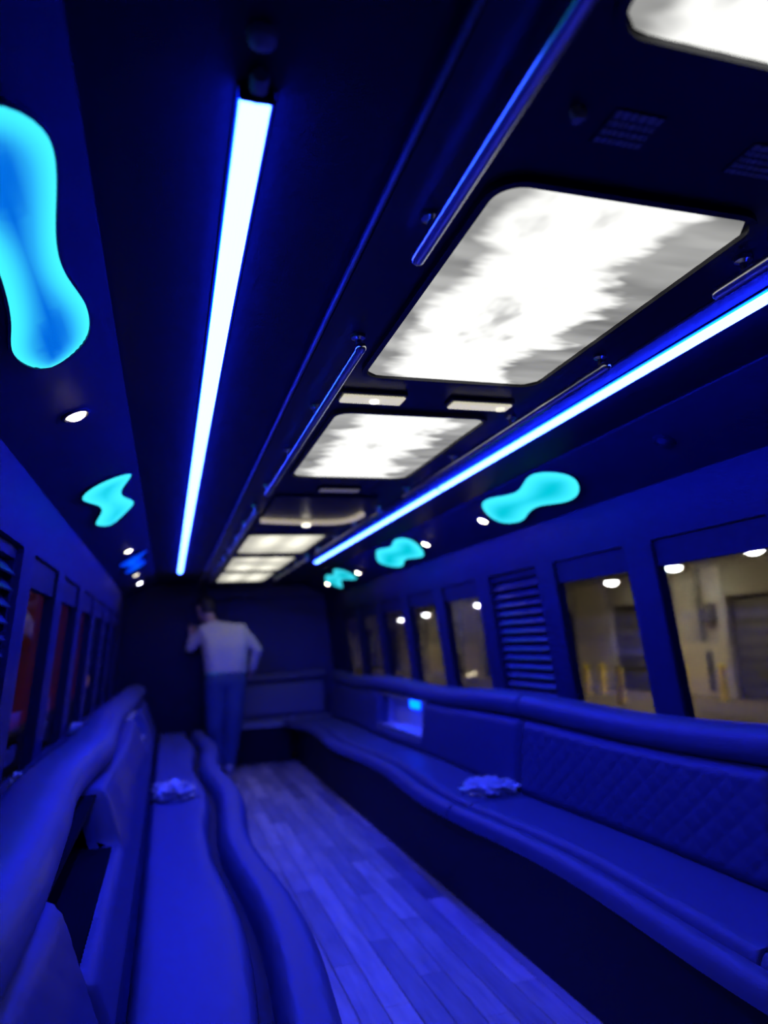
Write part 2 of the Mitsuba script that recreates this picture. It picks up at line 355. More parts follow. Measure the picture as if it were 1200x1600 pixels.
# stickers and latch between the first two panels
def sticker(x0, x1, y0, y1, rows, seed, lab):
    rng = random.Random(seed)
    t = thing('ceiling_sticker', lab, 'sticker')
    part(t, 'plate', bev(x0, x1, y0, y1, 1.9155, 1.9176, 0.0006), 'mat_center')
    ms = []
    for r in range(rows):
        y = y0 + (r + 0.5) * (y1 - y0) / rows; x = x0 + 0.004
        while x < x1 - 0.006:
            w = rng.uniform(0.003, 0.009) if r else rng.uniform(0.006, 0.014)
            hh = (y1 - y0) / rows * (0.30 if r else 0.42)
            ms.append(box(x, min(x + w, x1 - 0.003), y - hh, y + hh, 1.9148, 1.9156)); x += w + 0.003
    part(t, 'print', join(*ms), 'mat_sticker', kind='stuff', label='rows of small grey print')
sticker(0.555, 0.635, 0.688, 0.752, 4, 3, 'small grey printed notice on the black ceiling between the first two panels, left one')
sticker(0.79, 0.885, 0.70, 0.765, 5, 5, 'small grey printed notice on the black ceiling by the right picture edge')
solo('ceiling_latch', 'small shiny latch on the black ceiling left of the printed notice', join(bev(0.495, 0.520, 0.698, 0.709, 1.905, 1.9185, 0.003), cyl([0.504, 0.7035, 1.900], [0.504, 0.7035, 1.9185], 0.007)), 'mat_trim_white', 'latch')

# ---------------------------------------------------------------- grab rails on posts
def rail(x, y0, y1, posts, lab):
    t = thing('grab_rail', lab, 'grab rail', 'chrome grab rails beside the ceiling panels')
    y = np.concatenate([[y0, y0 + 0.004, y0 + 0.010], np.linspace(y0 + 0.02, y1 - 0.02, 14), [y1 - 0.010, y1 - 0.004, y1]])
    rr = np.full(len(y), 0.0125); rr[[0, -1]] = 0.006; rr[[1, -2]] = 0.010
    part(t, 'bar', tube(np.column_stack([np.full(len(y), x), y, np.full(len(y), 1.880)]), rr, 16), 'mat_chrome', True)
    for p in posts:
        q = lathe([(0.0, 0), (0.007, 0.0), (0.007, 0.026), (0.016, 0.030), (0.017, 0.038), (0.0, 0.038)], [x, p, 1.8795], [0, 0, 1], 14)
        part(t, 'post', q, 'mat_chrome', 30)
for x, side in ((0.400, 'left'), (1.018, 'right')):
    w = 'beside the left blue tube light' if side == 'left' else 'beside the right blue tube light'
    rail(x, -0.4, 1.045, (0.0, 0.49, 0.965), f'chrome grab rail {w}, nearest piece')
    rail(x, 1.400, 2.985, (1.43, 1.916, 2.39, 2.955), f'chrome grab rail {w}, second piece')
    rail(x, 3.37, 5.0, (3.41, 3.90, 4.40, 4.96), f'chrome grab rail {w}, third piece')
    rail(x, 5.35, 7.1, (5.39, 5.85, 6.35, 6.75, 7.06), f'chrome grab rail {w}, farthest piece')

# ---------------------------------------------------------------- blue tube lights
def tube_light(x, pieces, lab):
    t = thing('tube_light', lab, 'tube light', 'long blue tube lights on the ceiling')
    for (a, b) in pieces:
        th = np.linspace(0, np.pi, 11)
        ring = np.column_stack([x + 0.0215 * np.cos(th), 1.947 - 0.017 * np.sin(th)])
        n = len(ring)
        v = np.vstack([np.column_stack([ring[:, 0], np.full(n, yy), ring[:, 1]]) for yy in (a, b)])
        quads = [[i, i + 1, i + 1 + n, i + n] for i in range(n - 1)]
        def pick(idx):
            f = []
            for i in idx: q = quads[i]; f += [[q[0], q[1], q[2]], [q[0], q[2], q[3]]]
            m = trimesh.Trimesh(v, f, process=True)
            if (m.face_normals[:, 2] * m.area_faces).sum() > 0: m.invert()
            return m
        part(t, 'diffuser', pick(range(1, 9)), 'mat_trim_white', emit=LED_BLUE, label='glowing white blue core')
        for idx in ([0], [9]): part(t, 'halation_edge', pick(idx), 'mat_trim_white', emit=LED_HALATION)  # side faces glow cyan to imitate halation round the core
    for (a, b) in ((pieces[0][0] - 0.006, pieces[0][0]), (pieces[-1][1], pieces[-1][1] + 0.015)):
        part(t, 'end_cap', bev(x - 0.023, x + 0.023, a, b, 1.929, 1.9495, 0.004), 'mat_frame')
    part(t, 'base_channel', bev(x - 0.026, x + 0.026, pieces[0][0] - 0.008, pieces[-1][1] + 0.02, 1.9468, 1.9498, 0.001), 'mat_frame')
tube_light(0.104, [(0.805, 6.78)], 'long glowing blue white tube light on the left of the ceiling')
tube_light(1.240, [(0.80, 3.07), (3.085, 6.10)], 'long glowing blue white tube light on the right of the ceiling')
t = thing('cable_connector', 'small blue lit cable connector at the near end of the left tube light', 'connector')
part(t, 'plug', lathe([(0, 0), (0.010, 0.0), (0.012, 0.006), (0.012, 0.022), (0.0, 0.026)], [0.104, 0.765, 1.938], [0, 1, 0], 14), 'mat_trim_white', 30)
part(t, 'mount', lathe([(0, 0), (0.018, 0.0), (0.016, 0.012), (0.009, 0.018), (0, 0.02)], [0.100, 0.716, 1.949], [0, 0, -1], 18), 'mat_trim_white', 30)

# ---------------------------------------------------------------- soffit lamps: freeform blue panels and downlights
def blob(side, pts, lab, near, far_dim=1.0):
    p = np.array(pts + pts[:1], float)
    tck, _ = splprep(p.T, s=0, per=True)
    q = np.array(splev(np.linspace(0, 1, 90, endpoint=False), tck)).T
    poly = sg.Polygon(q).buffer(0).buffer(-0.008).buffer(0.008)
    t = thing('accent_light', lab, 'accent light', 'freeform cyan blue lamps on the side soffits')
    m, ab = pillow(poly, 0.012, 0.05, 0.018, lambda u, y, h: soffit_point(side, u, y, 0.004 + h), back=0.003)
    import shapely
    d = np.array(shapely.distance(shapely.boundary(poly), shapely.points(ab)))
    e = np.clip(d / (0.058 if near else 0.105), 0, 1); e = e * e * (3 - 2 * e)
    c0, c1 = np.array([0.06, 0.98, 1.2]), (np.array([0.0, 0.15, 0.74]) if near else np.array([0.0, 0.60, 0.72]))
    if far_dim < 0.5: c0, c1 = np.array([0.0, 0.035, 0.9]), np.array([0.0, 0.16, 1.1]); far_dim = 1.0
    col = (c0[None] * (1 - e[:, None]) + c1[None] * e[:, None]) * far_dim
    part(t, 'lit_face', m, 'mat_black', smooth=True, color=col, emit={'type': 'mesh_attribute', 'name': 'vertex_color'})
    ring = poly.buffer(0.005).difference(poly)
    r = trimesh.creation.extrude_polygon(ring, 0.008)
    v = r.vertices.copy(); r.vertices = soffit_point(side, v[:, 0], v[:, 1], v[:, 2]).T; r.fix_normals()
    part(t, 'rim', r, 'mat_frame')
blob(-1, [(0.868, 0.895), (0.862, 0.985), (0.878, 1.10), (0.886, 1.25), (0.866, 1.39), (0.866, 1.48), (0.895, 1.578), (0.965, 1.632), (1.006, 1.560), (0.995, 1.40), (0.978, 1.25), (0.985, 1.08), (1.02, 0.93), (0.99, 0.84), (0.92, 0.835)],
     'large freeform cyan blue accent lamp at the left picture edge', True)
blob(-1, [(0.862, 2.82), (0.868, 2.95), (0.898, 3.137), (0.870, 3.30), (0.862, 3.40), (0.90, 3.53), (0.99, 3.675), (1.026, 3.60), (1.022, 3.45), (0.987, 3.263), (1.012, 3.08), (1.03, 2.93), (0.99, 2.835), (0.92, 2.80)],
     'bow-tie cyan accent lamp on the left soffit, beyond the single downlight', False)
blob(-1, [(0.862, 5.08), (0.885, 5.28), (0.895, 5.45), (0.870, 5.66), (0.90, 5.80), (1.005, 5.90), (1.02, 5.75), (0.985, 5.58), (1.02, 5.42), (1.035, 5.28), (0.95, 5.12)],
     'dim blue small accent lamp on the left soffit between the far downlights', False, 0.30)
blob(1, [(0.842, 2.66), (0.918, 2.572), (1.024, 2.68), (1.050, 2.86), (1.020, 3.02), (1.045, 3.20), (1.070, 3.34), (1.015, 3.466), (0.90, 3.40), (0.850, 3.20), (0.880, 2.98), (0.846, 2.83)],
     'largest dog-bone cyan accent lamp on the right soffit', False)
blob(1, [(0.825, 4.66), (0.870, 4.55), (1.0, 4.66), (1.065, 4.90), (1.035, 5.12), (1.07, 5.50), (0.99, 5.60), (0.88, 5.40), (0.838, 5.20), (0.862, 4.95)],
     'middle cyan accent lamp on the right soffit', False)
blob(1, [(0.828, 6.66), (0.90, 6.52), (1.01, 6.58), (1.03, 6.80), (0.99, 7.0), (1.05, 7.30), (1.06, 7.52), (0.95, 7.50), (0.875, 7.30), (0.85, 7.15), (0.88, 6.95)],
     'smallest and farthest cyan accent lamp on the right soffit', False, 0.85)
def downlight(side, u, y, lab, lit=True, em=None):
    t = thing('downlight', lab, 'downlight', 'round downlights in the side soffits')
    c = soffit_point(side, u, y, 0.0); n = SOFN[side]
    part(t, 'bezel', lathe([(0.026, 0.0), (0.040, 0.0), (0.039, 0.005), (0.032, 0.008), (0.027, 0.005), (0.026, 0.0)], c, n), 'mat_frame', 30)
    if lit: part(t, 'lens', lathe([(0.0, 0.0165), (0.012, 0.0150), (0.021, 0.0105), (0.0265, 0.004), (0.0265, 0.0005), (0.0, 0.0005)], c, n), 'mat_trim_white', 30, emit=em or WARM_SPOT)
    else: part(t, 'lens', lathe([(0.0, 0.0165), (0.012, 0.0150), (0.021, 0.0105), (0.0265, 0.004), (0.0265, 0.0005), (0.0, 0.0005)], c, n), 'mat_shutter', 30)
downlight(-1, 0.948, 2.0, 'round warm white downlight nearest on the left soffit, before the bow-tie lamp')
downlight(-1, 0.952, 4.78, 'round downlight on the left soffit just before the dim blue lamp', em=[10.0, 9.0, 6.5])
downlight(-1, 0.965, 6.26, 'dim round downlight on the left soffit just after the dim blue lamp', em=[3.0, 2.7, 1.9])
downlight(-1, 0.963, 7.05, 'round downlight farthest on the left soffit, glowing on the black partition', em=[60.0, 50.0, 32.0])
downlight(-1, 0.945, 0.70, 'round unlit downlight at the top left picture corner', lit=False)
downlight(1, 0.950, 2.01, 'round unlit downlight on the right soffit', lit=False)
downlight(1, 0.970, 3.57, 'round downlight beside the largest cyan lamp on the right soffit')
downlight(1, 0.971, 4.50, 'round downlight just before the middle cyan lamp on the right soffit')
downlight(1, 0.980, 6.36, 'round downlight just before the smallest cyan lamp on the right soffit')
downlight(1, 0.965, 7.63, 'round downlight farthest on the right soffit, just past the smallest cyan lamp')

# ---------------------------------------------------------------- benches
def quilt(y, s):
    """Diamond stitching: shallow grooves."""
    a, b = (y + s * 1.25) / 0.11, (y - s * 1.25) / 0.11
    g = np.minimum(np.abs(a - np.round(a)), np.abs(b - np.round(b)))
    return -0.0042 * np.exp(-(g / 0.15) ** 2)
def bolster(side, xc, zc, hw, hh, y0, y1, n=110):
    """A padded roll: superellipse section swept along y with rounded ends."""
    y = np.concatenate([y0 + 0.03 * (1 - np.cos(np.linspace(0, np.pi / 2, 6))), np.linspace(y0 + 0.05, y1 - 0.05, n), y1 - 0.03 * (1 - np.cos(np.linspace(np.pi / 2, 0, 6)))])
    sc = np.ones(len(y)); sc[:6] = 0.72 + 0.28 * np.sin(np.linspace(0, np.pi / 2, 6)); sc[-6:] = sc[:6][::-1]
    th = np.arange(28) * 2 * np.pi / 28
    cx_, cz_ = np.sign(np.cos(th)) * np.abs(np.cos(th)) ** 0.9, np.sign(np.sin(th)) * np.abs(np.sin(th)) ** 0.95
    v = np.stack([xc(y)[:, None] + (hw * sc)[:, None] * cx_[None], np.repeat(y[:, None], 28, 1), zc(y)[:, None] + (hh * sc)[:, None] * cz_[None]], -1).reshape(-1, 3)
    f = []
    for i in range(len(y) - 1):
        for j in range(28):
            q = [i * 28 + j, i * 28 + (j + 1) % 28, (i + 1) * 28 + (j + 1) % 28, (i + 1) * 28 + j]; f += [[q[0], q[1], q[2]], [q[0], q[2], q[3]]]
    v = np.vstack([v, [[xc(y[:1])[0], y0, zc(y[:1])[0]]], [[xc(y[-1:])[0], y1, zc(y[-1:])[0]]]])
    for j in range(28): f += [[len(v) - 2, (j + 1) % 28, j], [len(v) - 1, (len(y) - 1) * 28 + j, (len(y) - 1) * 28 + (j + 1) % 28]]
    m = trimesh.Trimesh(v, f, process=False); m.fix_normals(); return m
def niche(parent, side, xb, xf, y0, y1, z0, z1, lit, speaker, recline):
    """Open box behind the cushion cut-out: xb back, xf front (leaning back by recline per metre of height)."""
    s = np.sign(xb - xf)
    th = 0.008
    m = join(box(xb, xb + s * th, y0, y1, z0, z1), box(xf, xb, y0, y0 + th, z0, z1), box(xf, xb, y1 - th, y1, z0, z1),
             box(xf, xb, y0 + th, y1 - th, z0, z0 + th), box(xf, xb, y0 + th, y1 - th, z1 - th, z1))
    v = m.vertices.copy(); at_front = np.abs(v[:, 0] - xf) < 1e-6
    v[at_front, 0] += s * recline * (v[at_front, 2] - z0); m.vertices = v
    k = part(parent, 'niche', m, 'mat_niche_lit' if lit else 'mat_niche_shaded', label='blue lit open niche in the backrest' if lit else 'dark open niche in the backrest')  # unlit niche takes a near-black copy: its shade is in the colour
    if lit:
        part(k, 'lamp', bev(xb - s * 0.012, xb - s * 0.0005, y0 + 0.44, y0 + 0.66, z1 - 0.095, z1 - th - 0.006, 0.004), 'mat_black', emit=[0.0, 0.60, 16.0], label='small cyan blue lamp')
    if speaker:
        part(k, 'speaker', lathe([(0, 0.006), (0.02, 0.010), (0.03, 0.004), (0.055, 0.016), (0.063, 0.020), (0.070, 0.014), (0.072, 0.0), (0, 0)], [xb - s * 0.0005, (y0 + y1) / 2 + 0.1, (z0 + z1) / 2 + 0.005], [-s, 0, 0]), 'mat_cone', 30, label='round black speaker')

# --- right bench
wr = lambda y: np.cos(2 * np.pi * (np.asarray(y) - 3.65) / 2.3)
t = thing('bench_sofa', 'long grey vinyl bench with wavy edge and quilted backrest under the dock side windows', 'bench')
frontR = lambda y: 1.315 - 0.032 * wr(y) - 0.10 * np.clip((np.asarray(y) - 6.9) / 0.9, 0, 1) ** 2
def base_mesh(front, back_x, y0, y1, z1):
    y = np.linspace(y0, y1, 80)
    p = sg.Polygon(np.vstack([np.column_stack([front(y), y]), [[back_x, y1], [back_x, y0]]])).buffer(0)
    m = trimesh.creation.extrude_polygon(p, z1); m.fix_normals(); return m
part(t, 'base', base_mesh(lambda y: frontR(y) * 0 + 1.352, 1.93, -1.0, 7.98, 0.386), 'mat_black', label='black base')
grooveR = lambda y: frontR(y) + 0.105
for a, b in ((-1.0, 1.59), (1.60, 3.39), (3.40, 5.19), (5.20, 7.95)):
    m, _ = pillow(strip_poly(lambda y: grooveR(y) + 0.009, const(1.80), a, b, 0.004), 0.055, 0.036, 0.03, lambda y, x, h: (x, y, 0.392 + h), back=0.005,
                  dpoly=strip_poly(lambda y: grooveR(y) + 0.009, const(1.80), a - 0.026, b + 0.026, 0.004))
    part(t, 'seat', m, 'mat_vinyl', 60)
for a, b in ((-1.0, 3.395), (3.405, 7.95)):
    m, _ = pillow(strip_poly(frontR, lambda y: grooveR(y) - 0.009, a, b, 0.004), 0.062, 0.05, 0.014, lambda y, x, h: (x, y, 0.389 + h), back=0.002, power=0.55,
                  dpoly=strip_poly(frontR, lambda y: grooveR(y) - 0.009, a - 0.026, b + 0.026, 0.004))
    part(t, 'seat_roll', m, 'mat_vinyl', 75, label='rounded wavy front roll of the seat')
def backR(y, z, h):
    k = (z - 0.42) / 0.40
    xx = CX + 1.075 + 0.055 * k - 0.012 * wr(y)
    return (xx - h, y, z + 0.12 * h)
topR = lambda y: 0.800 + 0.013 * wr(y)
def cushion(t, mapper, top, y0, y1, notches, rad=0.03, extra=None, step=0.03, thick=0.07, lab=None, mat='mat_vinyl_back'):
    p = strip_poly(const(0.43), top, y0, y1, 0.02)
    for (a, b, zl) in notches: p = p.difference(sg.Polygon([(a, zl), (b - 0.08, zl), (b, 1.0), (a, 1.0)]))
    p = p.buffer(-rad).buffer(2 * rad).buffer(-rad)
    if p.geom_type != 'Polygon': p = max(p.geoms, key=lambda g: g.area)
    m, _ = pillow(p, thick, 0.05, step, mapper, back=0.03, extra=extra)
    return part(t, 'back_cushion', m, mat, 40, label=lab)
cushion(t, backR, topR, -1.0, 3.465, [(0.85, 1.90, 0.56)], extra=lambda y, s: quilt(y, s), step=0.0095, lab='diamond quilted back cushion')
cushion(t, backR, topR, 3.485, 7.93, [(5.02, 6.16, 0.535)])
niche(t, 1, CX + 1.205, CX + 1.055, 5.03, 6.15, 0.540, 0.79, True, False, 0.14)
niche(t, 1, CX + 1.205, CX + 1.055, 0.86, 1.89, 0.565, 0.79, True, False, 0.14)
for a, b in ((-1.0, 3.475), (3.482, 8.0)):
    m = bolster(1, lambda y: 1.834 - 0.014 * wr(y), lambda y: 0.862 + 0.016 * wr(y), 0.078, 0.066, a, b)
    part(t, 'bolster', m, 'mat_vinyl', 40, label='padded wavy roll along the top of the backrest')

# --- left bench
wl = lambda y: np.cos(2 * np.pi * (np.asarray(y) - 2.3) / 2.05)
t = thing('bench_sofa', 'long grey vinyl bench with wavy front roll along the left wall with reddish windows', 'bench')
frontL = lambda y: 0.392 + 0.028 * wl(y)
grooveL = lambda y: 0.222 + 0.024 * wl(y)
part(t, 'base', base_mesh(lambda y: frontL(y) * 0 + 0.345, -0.52, -1.0, 7.50, 0.372), 'mat_black', label='black base')
for a, b in ((-1.0, 4.245), (4.255, 7.52)):
    m, _ = pillow(strip_poly(const(-0.088), lambda y: grooveL(y) - 0.019, a, b, 0.004), 0.055, 0.034, 0.03, lambda y, x, h: (x, y, 0.392 + h), back=0.025,
                  dpoly=strip_poly(const(-0.088), lambda y: grooveL(y) - 0.021, a - 0.026, b + 0.026, 0.004))
    part(t, 'seat', m, 'mat_vinyl', 60)
    m, _ = pillow(strip_poly(lambda y: grooveL(y) + 0.019, frontL, a, b, 0.004), 0.085, 0.046, 0.014, lambda y, x, h: (x, y, 0.366 + h), back=0.002, power=0.55,
                  dpoly=strip_poly(lambda y: grooveL(y) + 0.019, frontL, a - 0.026, b + 0.026, 0.004))
    part(t, 'seat_roll', m, 'mat_vinyl', 75, label='rounded wavy front roll of the seat')
def backL(y, z, h):
    k = (z - 0.42) / 0.40
    return (-0.150 - 0.135 * k + h * 0.97, y, z + 0.25 * h)
topL = lambda y: 0.785 + 0.01 * np.sin(np.asarray(y) * 2.7)
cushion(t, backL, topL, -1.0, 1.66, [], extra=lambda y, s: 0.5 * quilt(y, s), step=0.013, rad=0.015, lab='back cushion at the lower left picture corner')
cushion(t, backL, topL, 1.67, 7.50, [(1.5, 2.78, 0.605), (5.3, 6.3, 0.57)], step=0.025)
niche(t, -1, -0.455, -0.172, 1.672, 2.765, 0.603, 0.775, False, True, 0.34)
niche(t, -1, -0.455, -0.175, 5.31, 6.29, 0.575, 0.775, True, False, 0.34)
crest = PchipInterpolator([-1.0, 0.2, 1.2, 1.9, 2.5, 2.9, 3.2, 3.8, 4.9, 6.0, 7.5], [-0.30, -0.32, -0.285, -0.315, -0.352, -0.335, -0.305, -0.325, -0.36, -0.335, -0.30])
m = bolster(-1, lambda y: crest(y), lambda y: 0.850 + 0.35 * (crest(y) + 0.325), 0.100, 0.072, -1.0, 7.5)
part(t, 'bolster', m, 'mat_vinyl', 40, label='padded wavy roll along the top of the backrest')

# --- rear bench across the back
t = thing('bench_sofa', 'short grey bench across the rear wall behind the standing person', 'bench')
part(t, 'base', bev(0.42, 1.30, 8.03, 8.60, 0.0, 0.372, 0.01), 'mat_black', label='black base')
m, _ = pillow(strip_poly(const(7.99), const(8.44), 0.42, 1.86, 0.04), 0.065, 0.06, 0.03, lambda x, y, h: (x, y, 0.380 + h), back=0.006)
part(t, 'seat', m, 'mat_vinyl_rear_lit', 40)
m, _ = pillow(strip_poly(const(0.43), const(0.83), 0.42, 1.80, 0.04), 0.07, 0.05, 0.025, lambda x, z, h: (x, 8.50 + 0.06 * (z - 0.43) / 0.4 - h, z), back=0.03)
part(t, 'back_cushion', m, 'mat_vinyl_rear_lit', 40)
m = bolster(1, lambda y: np.full_like(y, 8.52), lambda y: 0.885 + 0.012 * np.cos(y * 3.0), 0.075, 0.052, 0.42, 1.80)
m.vertices = m.vertices[:, [1, 0, 2]]; m.fix_normals()
part(t, 'bolster', m, 'mat_vinyl_rear_lit', 40, label='padded roll along the top of the backrest')

# ---------------------------------------------------------------- packets on the seats, wrappers on the ledge
def crumple(cx, cy, z, sx, sy, sz, seed, rot=0.0):
    m = trimesh.creation.icosphere(4)
    v = m.vertices.copy()
    n1 = meshkit.fbm(v * 1.7 + seed * 5.1, 4, seed) - 0.5
    n2 = np.abs(meshkit.noise(v * 4.5 + seed, seed + 3) - 0.5)
    r = 1 + 0.75 * n1 + 0.9 * (n2 - 0.2)
    sq = np.sign(v) * np.abs(v) ** 0.7
    v = sq * r[:, None] * [sx, sy, sz]
    c, s = math.cos(rot), math.sin(rot)
    v = np.column_stack([v[:, 0] * c - v[:, 1] * s, v[:, 0] * s + v[:, 1] * c, v[:, 2]])
    v[:, 2] = np.maximum(v[:, 2], -0.55 * sz); v[:, 2] += z + 0.55 * sz
    m.vertices = v + [cx, cy, 0]; return m
solo('plastic_packet', 'shiny crumpled plastic packet on the left bench seat by the backrest', crumple(0.04, 4.34, 0.4465, 0.098, 0.17, 0.046, 21), 'mat_plastic', 'packet', 35)
solo('plastic_packet', 'pale crumpled plastic packet on the right bench seat below the cushion seam', crumple(1.60, 3.56, 0.445, 0.105, 0.125, 0.045, 5, 0.3), 'mat_plastic', 'packet', 35)
solo('crumpled_wrapper', 'small crumpled blue lit wrapper on the ledge under the second reddish window', crumple(-0.466, 4.25, 0.836, 0.026, 0.12, 0.032, 9), 'mat_plastic', 'wrapper', 35)
solo('crumpled_wrapper', 'tiny pale wrapper on the ledge near the left picture edge, below the nearest reddish window', crumple(-0.475, 2.72, 0.836, 0.016, 0.03, 0.024, 11), 'mat_plastic', 'wrapper', 35)

# ---------------------------------------------------------------- standing person
def limbs(segs, refine=0.02, smooth=14):
    out = m3.Manifold()
    for pts in segs:
        sp = [m3.Manifold.sphere(r, 20).translate(list(map(float, p))) for p, r in pts]
        out = out + m3.Manifold.batch_hull(sp)
    out = out.refine_to_length(refine)
    m = out.to_mesh(); tm = trimesh.Trimesh(m.vert_properties[:, :3], m.tri_verts, process=True)
    trimesh.smoothing.filter_taubin(tm, iterations=smooth); return tm
A = np.array
headc = A([0.375, 7.80, 1.655]); neck0 = A([0.455, 7.74, 1.46]); neck1 = A([0.40, 7.785, 1.57])
shL, shR = A([0.36, 7.72, 1.425]), A([0.735, 7.66, 1.42])
elL, wrL = A([0.235, 7.80, 1.26]), A([0.245, 7.855, 1.385])
elR, wrR = A([0.90, 7.66, 1.20]), A([0.845, 7.76, 0.99])
hipL, hipR = A([0.48, 7.66, 0.90]), A([0.665, 7.645, 0.90])
knL, anL = A([0.47, 7.66, 0.49]), A([0.495, 7.72, 0.085])
knR, anR = A([0.645, 7.625, 0.49]), A([0.60, 7.66, 0.085])
chL, chR = A([0.45, 7.68, 1.25]), A([0.70, 7.66, 1.25])
waL, waR = A([0.48, 7.66, 1.02]), A([0.67, 7.65, 1.02])
def body(r):
    """Skeleton as tapering bones, all radii times r."""
    leg = lambda h, k, a: [[(h, .092 * r), (k, .060 * r)], [(k, .060 * r), (k + (a - k) * 0.35, .058 * r)], [(k + (a - k) * 0.35, .058 * r), (a, .040 * r)]]
    arm = lambda s, e, w: [[(s, .058 * r), (e, .042 * r)], [(e, .043 * r), (w, .029 * r)]]
    torso = [[(shL, .06 * r), (shR, .06 * r), (chL, .098 * r), (chR, .098 * r)], [(chL, .098 * r), (chR, .098 * r), (waL, .09 * r), (waR, .09 * r)], [(waL, .09 * r), (waR, .09 * r), (hipL, .095 * r), (hipR, .095 * r)], [(shL, .05 * r), (shR, .05 * r), (neck0, .062 * r)]]
    return leg(hipL, knL, anL), leg(hipR, knR, anR), arm(shL, elL, wrL), arm(shR, elR, wrR), torso
def fingers(w, d, up, side):
    """palm and five fingers from wrist w; d: direction, up: across the palm towards the thumb, side: out of the palm's face."""
    d, up, side = (x / np.linalg.norm(x) for x in (d, up, side))
    pal = [[(w, .026), (w + d * .075 + up * .028, .014), (w + d * .078 - up * .030, .013)]]
    for i, (o, l) in enumerate(((.030, .070), (.010, .080), (-.010, .074), (-.029, .058))):
        b = w + d * .078 + up * o; mid = b + d * l * .55 + side * .008; tip = mid + d * l * .40 + side * .022
        pal += [[(b, .0098), (mid, .0090)], [(mid, .0090), (tip, .0078)]]
    b = w + d * .025 + up * .024; mid = b + d * .035 + up * .034 + side * .01; tip = mid + d * .032 + up * .010 + side * .012
    pal += [[(b, .013), (mid, .011)], [(mid, .011), (tip, .009)]]
    return pal
foot = lambda a: [[(a, .042), (a + A([0, -.045, -.045]), .036), (a + A([0.0, .10, -.05]), .034), (a + A([0, .17, -.058]), .026)]]
lL, lR, aL, aR, tor = body(1.0)
face = (neck1 - headc) * 0
fw = A([-0.55, 0.83, -0.12]); fw = fw / np.linalg.norm(fw); sd = np.cross(fw, [0, 0, 1]); sd /= np.linalg.norm(sd); hu = np.cross(sd, fw)
H = lambda f_, s_, u_: headc + fw * f_ + sd * s_ + hu * u_
head = [[(H(-.02, 0, .035), .082), (H(.015, 0, .03), .078), (H(.03, 0, -.05), .058), (H(.05, 0, -.085), .034)],
        [(H(.085, 0, .01), .012), (H(.105, 0, -.025), .013), (H(.085, 0, -.03), .016)],                    # nose
        [(H(.078, .018, -.062), .010), (H(.078, -.018, -.062), .010)],                                      # mouth
        [(H(.070, .034, .018), .016)], [(H(.070, -.034, .018), .016)],                                      # brow and eye mounds
        [(H(-.005, .080, .015), .016), (H(.0, .078, -.025), .012), (H(-.015, .084, .0), .012)], [(H(-.005, -.080, .015), .016), (H(.0, -.078, -.025), .012), (H(-.015, -.084, .0), .012)],
        [(neck0, .058), (neck1, .054), (H(-.02, 0, -.03), .058)]]
hL = fingers(wrL, A([0.02, 0.45, 0.75]), A([0.9, 0.1, -0.1]), A([0.1, 0.8, -0.5]))
hR = fingers(wrR, A([-0.25, 0.45, -0.75]), A([0.1, 0.8, 0.4]), A([-0.9, 0.1, 0.1]))
t = thing('person', 'standing person seen from behind in a pale sweatshirt and jeans, left arm raised', 'person')
part(t, 'body', limbs(tor + aL + aR + lL + lR + foot(anL) + foot(anR) + head + hL + hR, 0.012, 8), 'mat_skin', True)
lL, lR, aL, aR, tor = body(1.16)
cutz = 0.985
def folds(m, amp, seed, fx=9.0):
    v = m.vertices.copy(); n = meshkit.fbm(v * [fx, fx, fx * 0.55] + seed, 3, seed) - 0.5
    m.vertices = v + m.vertex_normals * (amp * n)[:, None]; return m
aL2 = [[aL[0][0], (elL, .054)], [(elL, .054), (wrL + (elL - wrL) * 0.30, .043)]]
aR2 = [[aR[0][0], (elR, .054)], [(elR, .054), (wrR + (elR - wrR) * 0.10, .042)]]
shirt = folds(limbs([tor[0], [(chL, .116), (chR, .116), (waL, .112), (waR, .112)], [(waL, .112), (waR, .112), (waL + A([0, 0, -.02]), .112), (waR + A([0, 0, -.02]), .112)], tor[3]] + aL2 + aR2, 0.016, 8), 0.03, 4)
sl = trimesh.intersections.slice_mesh_plane(shirt, [0, 0, 1], [0, 0, 0.99], cap=False)
part(t, 'sweatshirt', sl, 'mat_shirt', True, label='pale grey sweatshirt')
band = limbs([[(waL + A([0, 0, -.045]), .106), (waR + A([0, 0, -.045]), .106), (waL + A([0, 0, -.01]), .108), (waR + A([0, 0, -.01]), .108)]], 0.016, 4)
band = trimesh.intersections.slice_mesh_plane(band, [0, 0, 1], [0, 0, 0.935], cap=False)
band = trimesh.intersections.slice_mesh_plane(band, [0, 0, -1], [0, 0, 0.995], cap=False)
part(t, 'waistband', band, 'mat_teal', True, label='teal shirt hem showing at the waist')
legs_j = lambda h, k, a: [[(h, .122), (k, .092)], [(k, .092), (a + A([0, 0, .03]), .072)]]
jeans = folds(limbs([[(waL + A([0, 0, -.05]), .102), (waR + A([0, 0, -.05]), .108), (hipL, .125), (hipR, .125)]] + legs_j(hipL, knL, anL) + legs_j(hipR, knR, anR), 0.016, 8), 0.022, 8)
jeans = trimesh.intersections.slice_mesh_plane(jeans, [0, 0, 1], [0, 0, 0.06], cap=False)
jeans = trimesh.intersections.slice_mesh_plane(jeans, [0, 0, -1], [0, 0, 0.99], cap=False)
part(t, 'jeans', jeans, 'mat_jeans', True, label='blue jeans')
for a in (anL, anR):
    sh = limbs([[(a + A([0, -.04, -.03]), .044), (a + A([0, -.05, -.05]), .035), (a + A([0, .10, -.047]), .040), (a + A([0, .18, -.055]), .030)]], 0.012, 4)
    sh = trimesh.intersections.slice_mesh_plane(sh, [0, 0, 1], [0, 0, 0.001], cap=True)
    part(t, 'shoe', sh, 'mat_shoe', True)
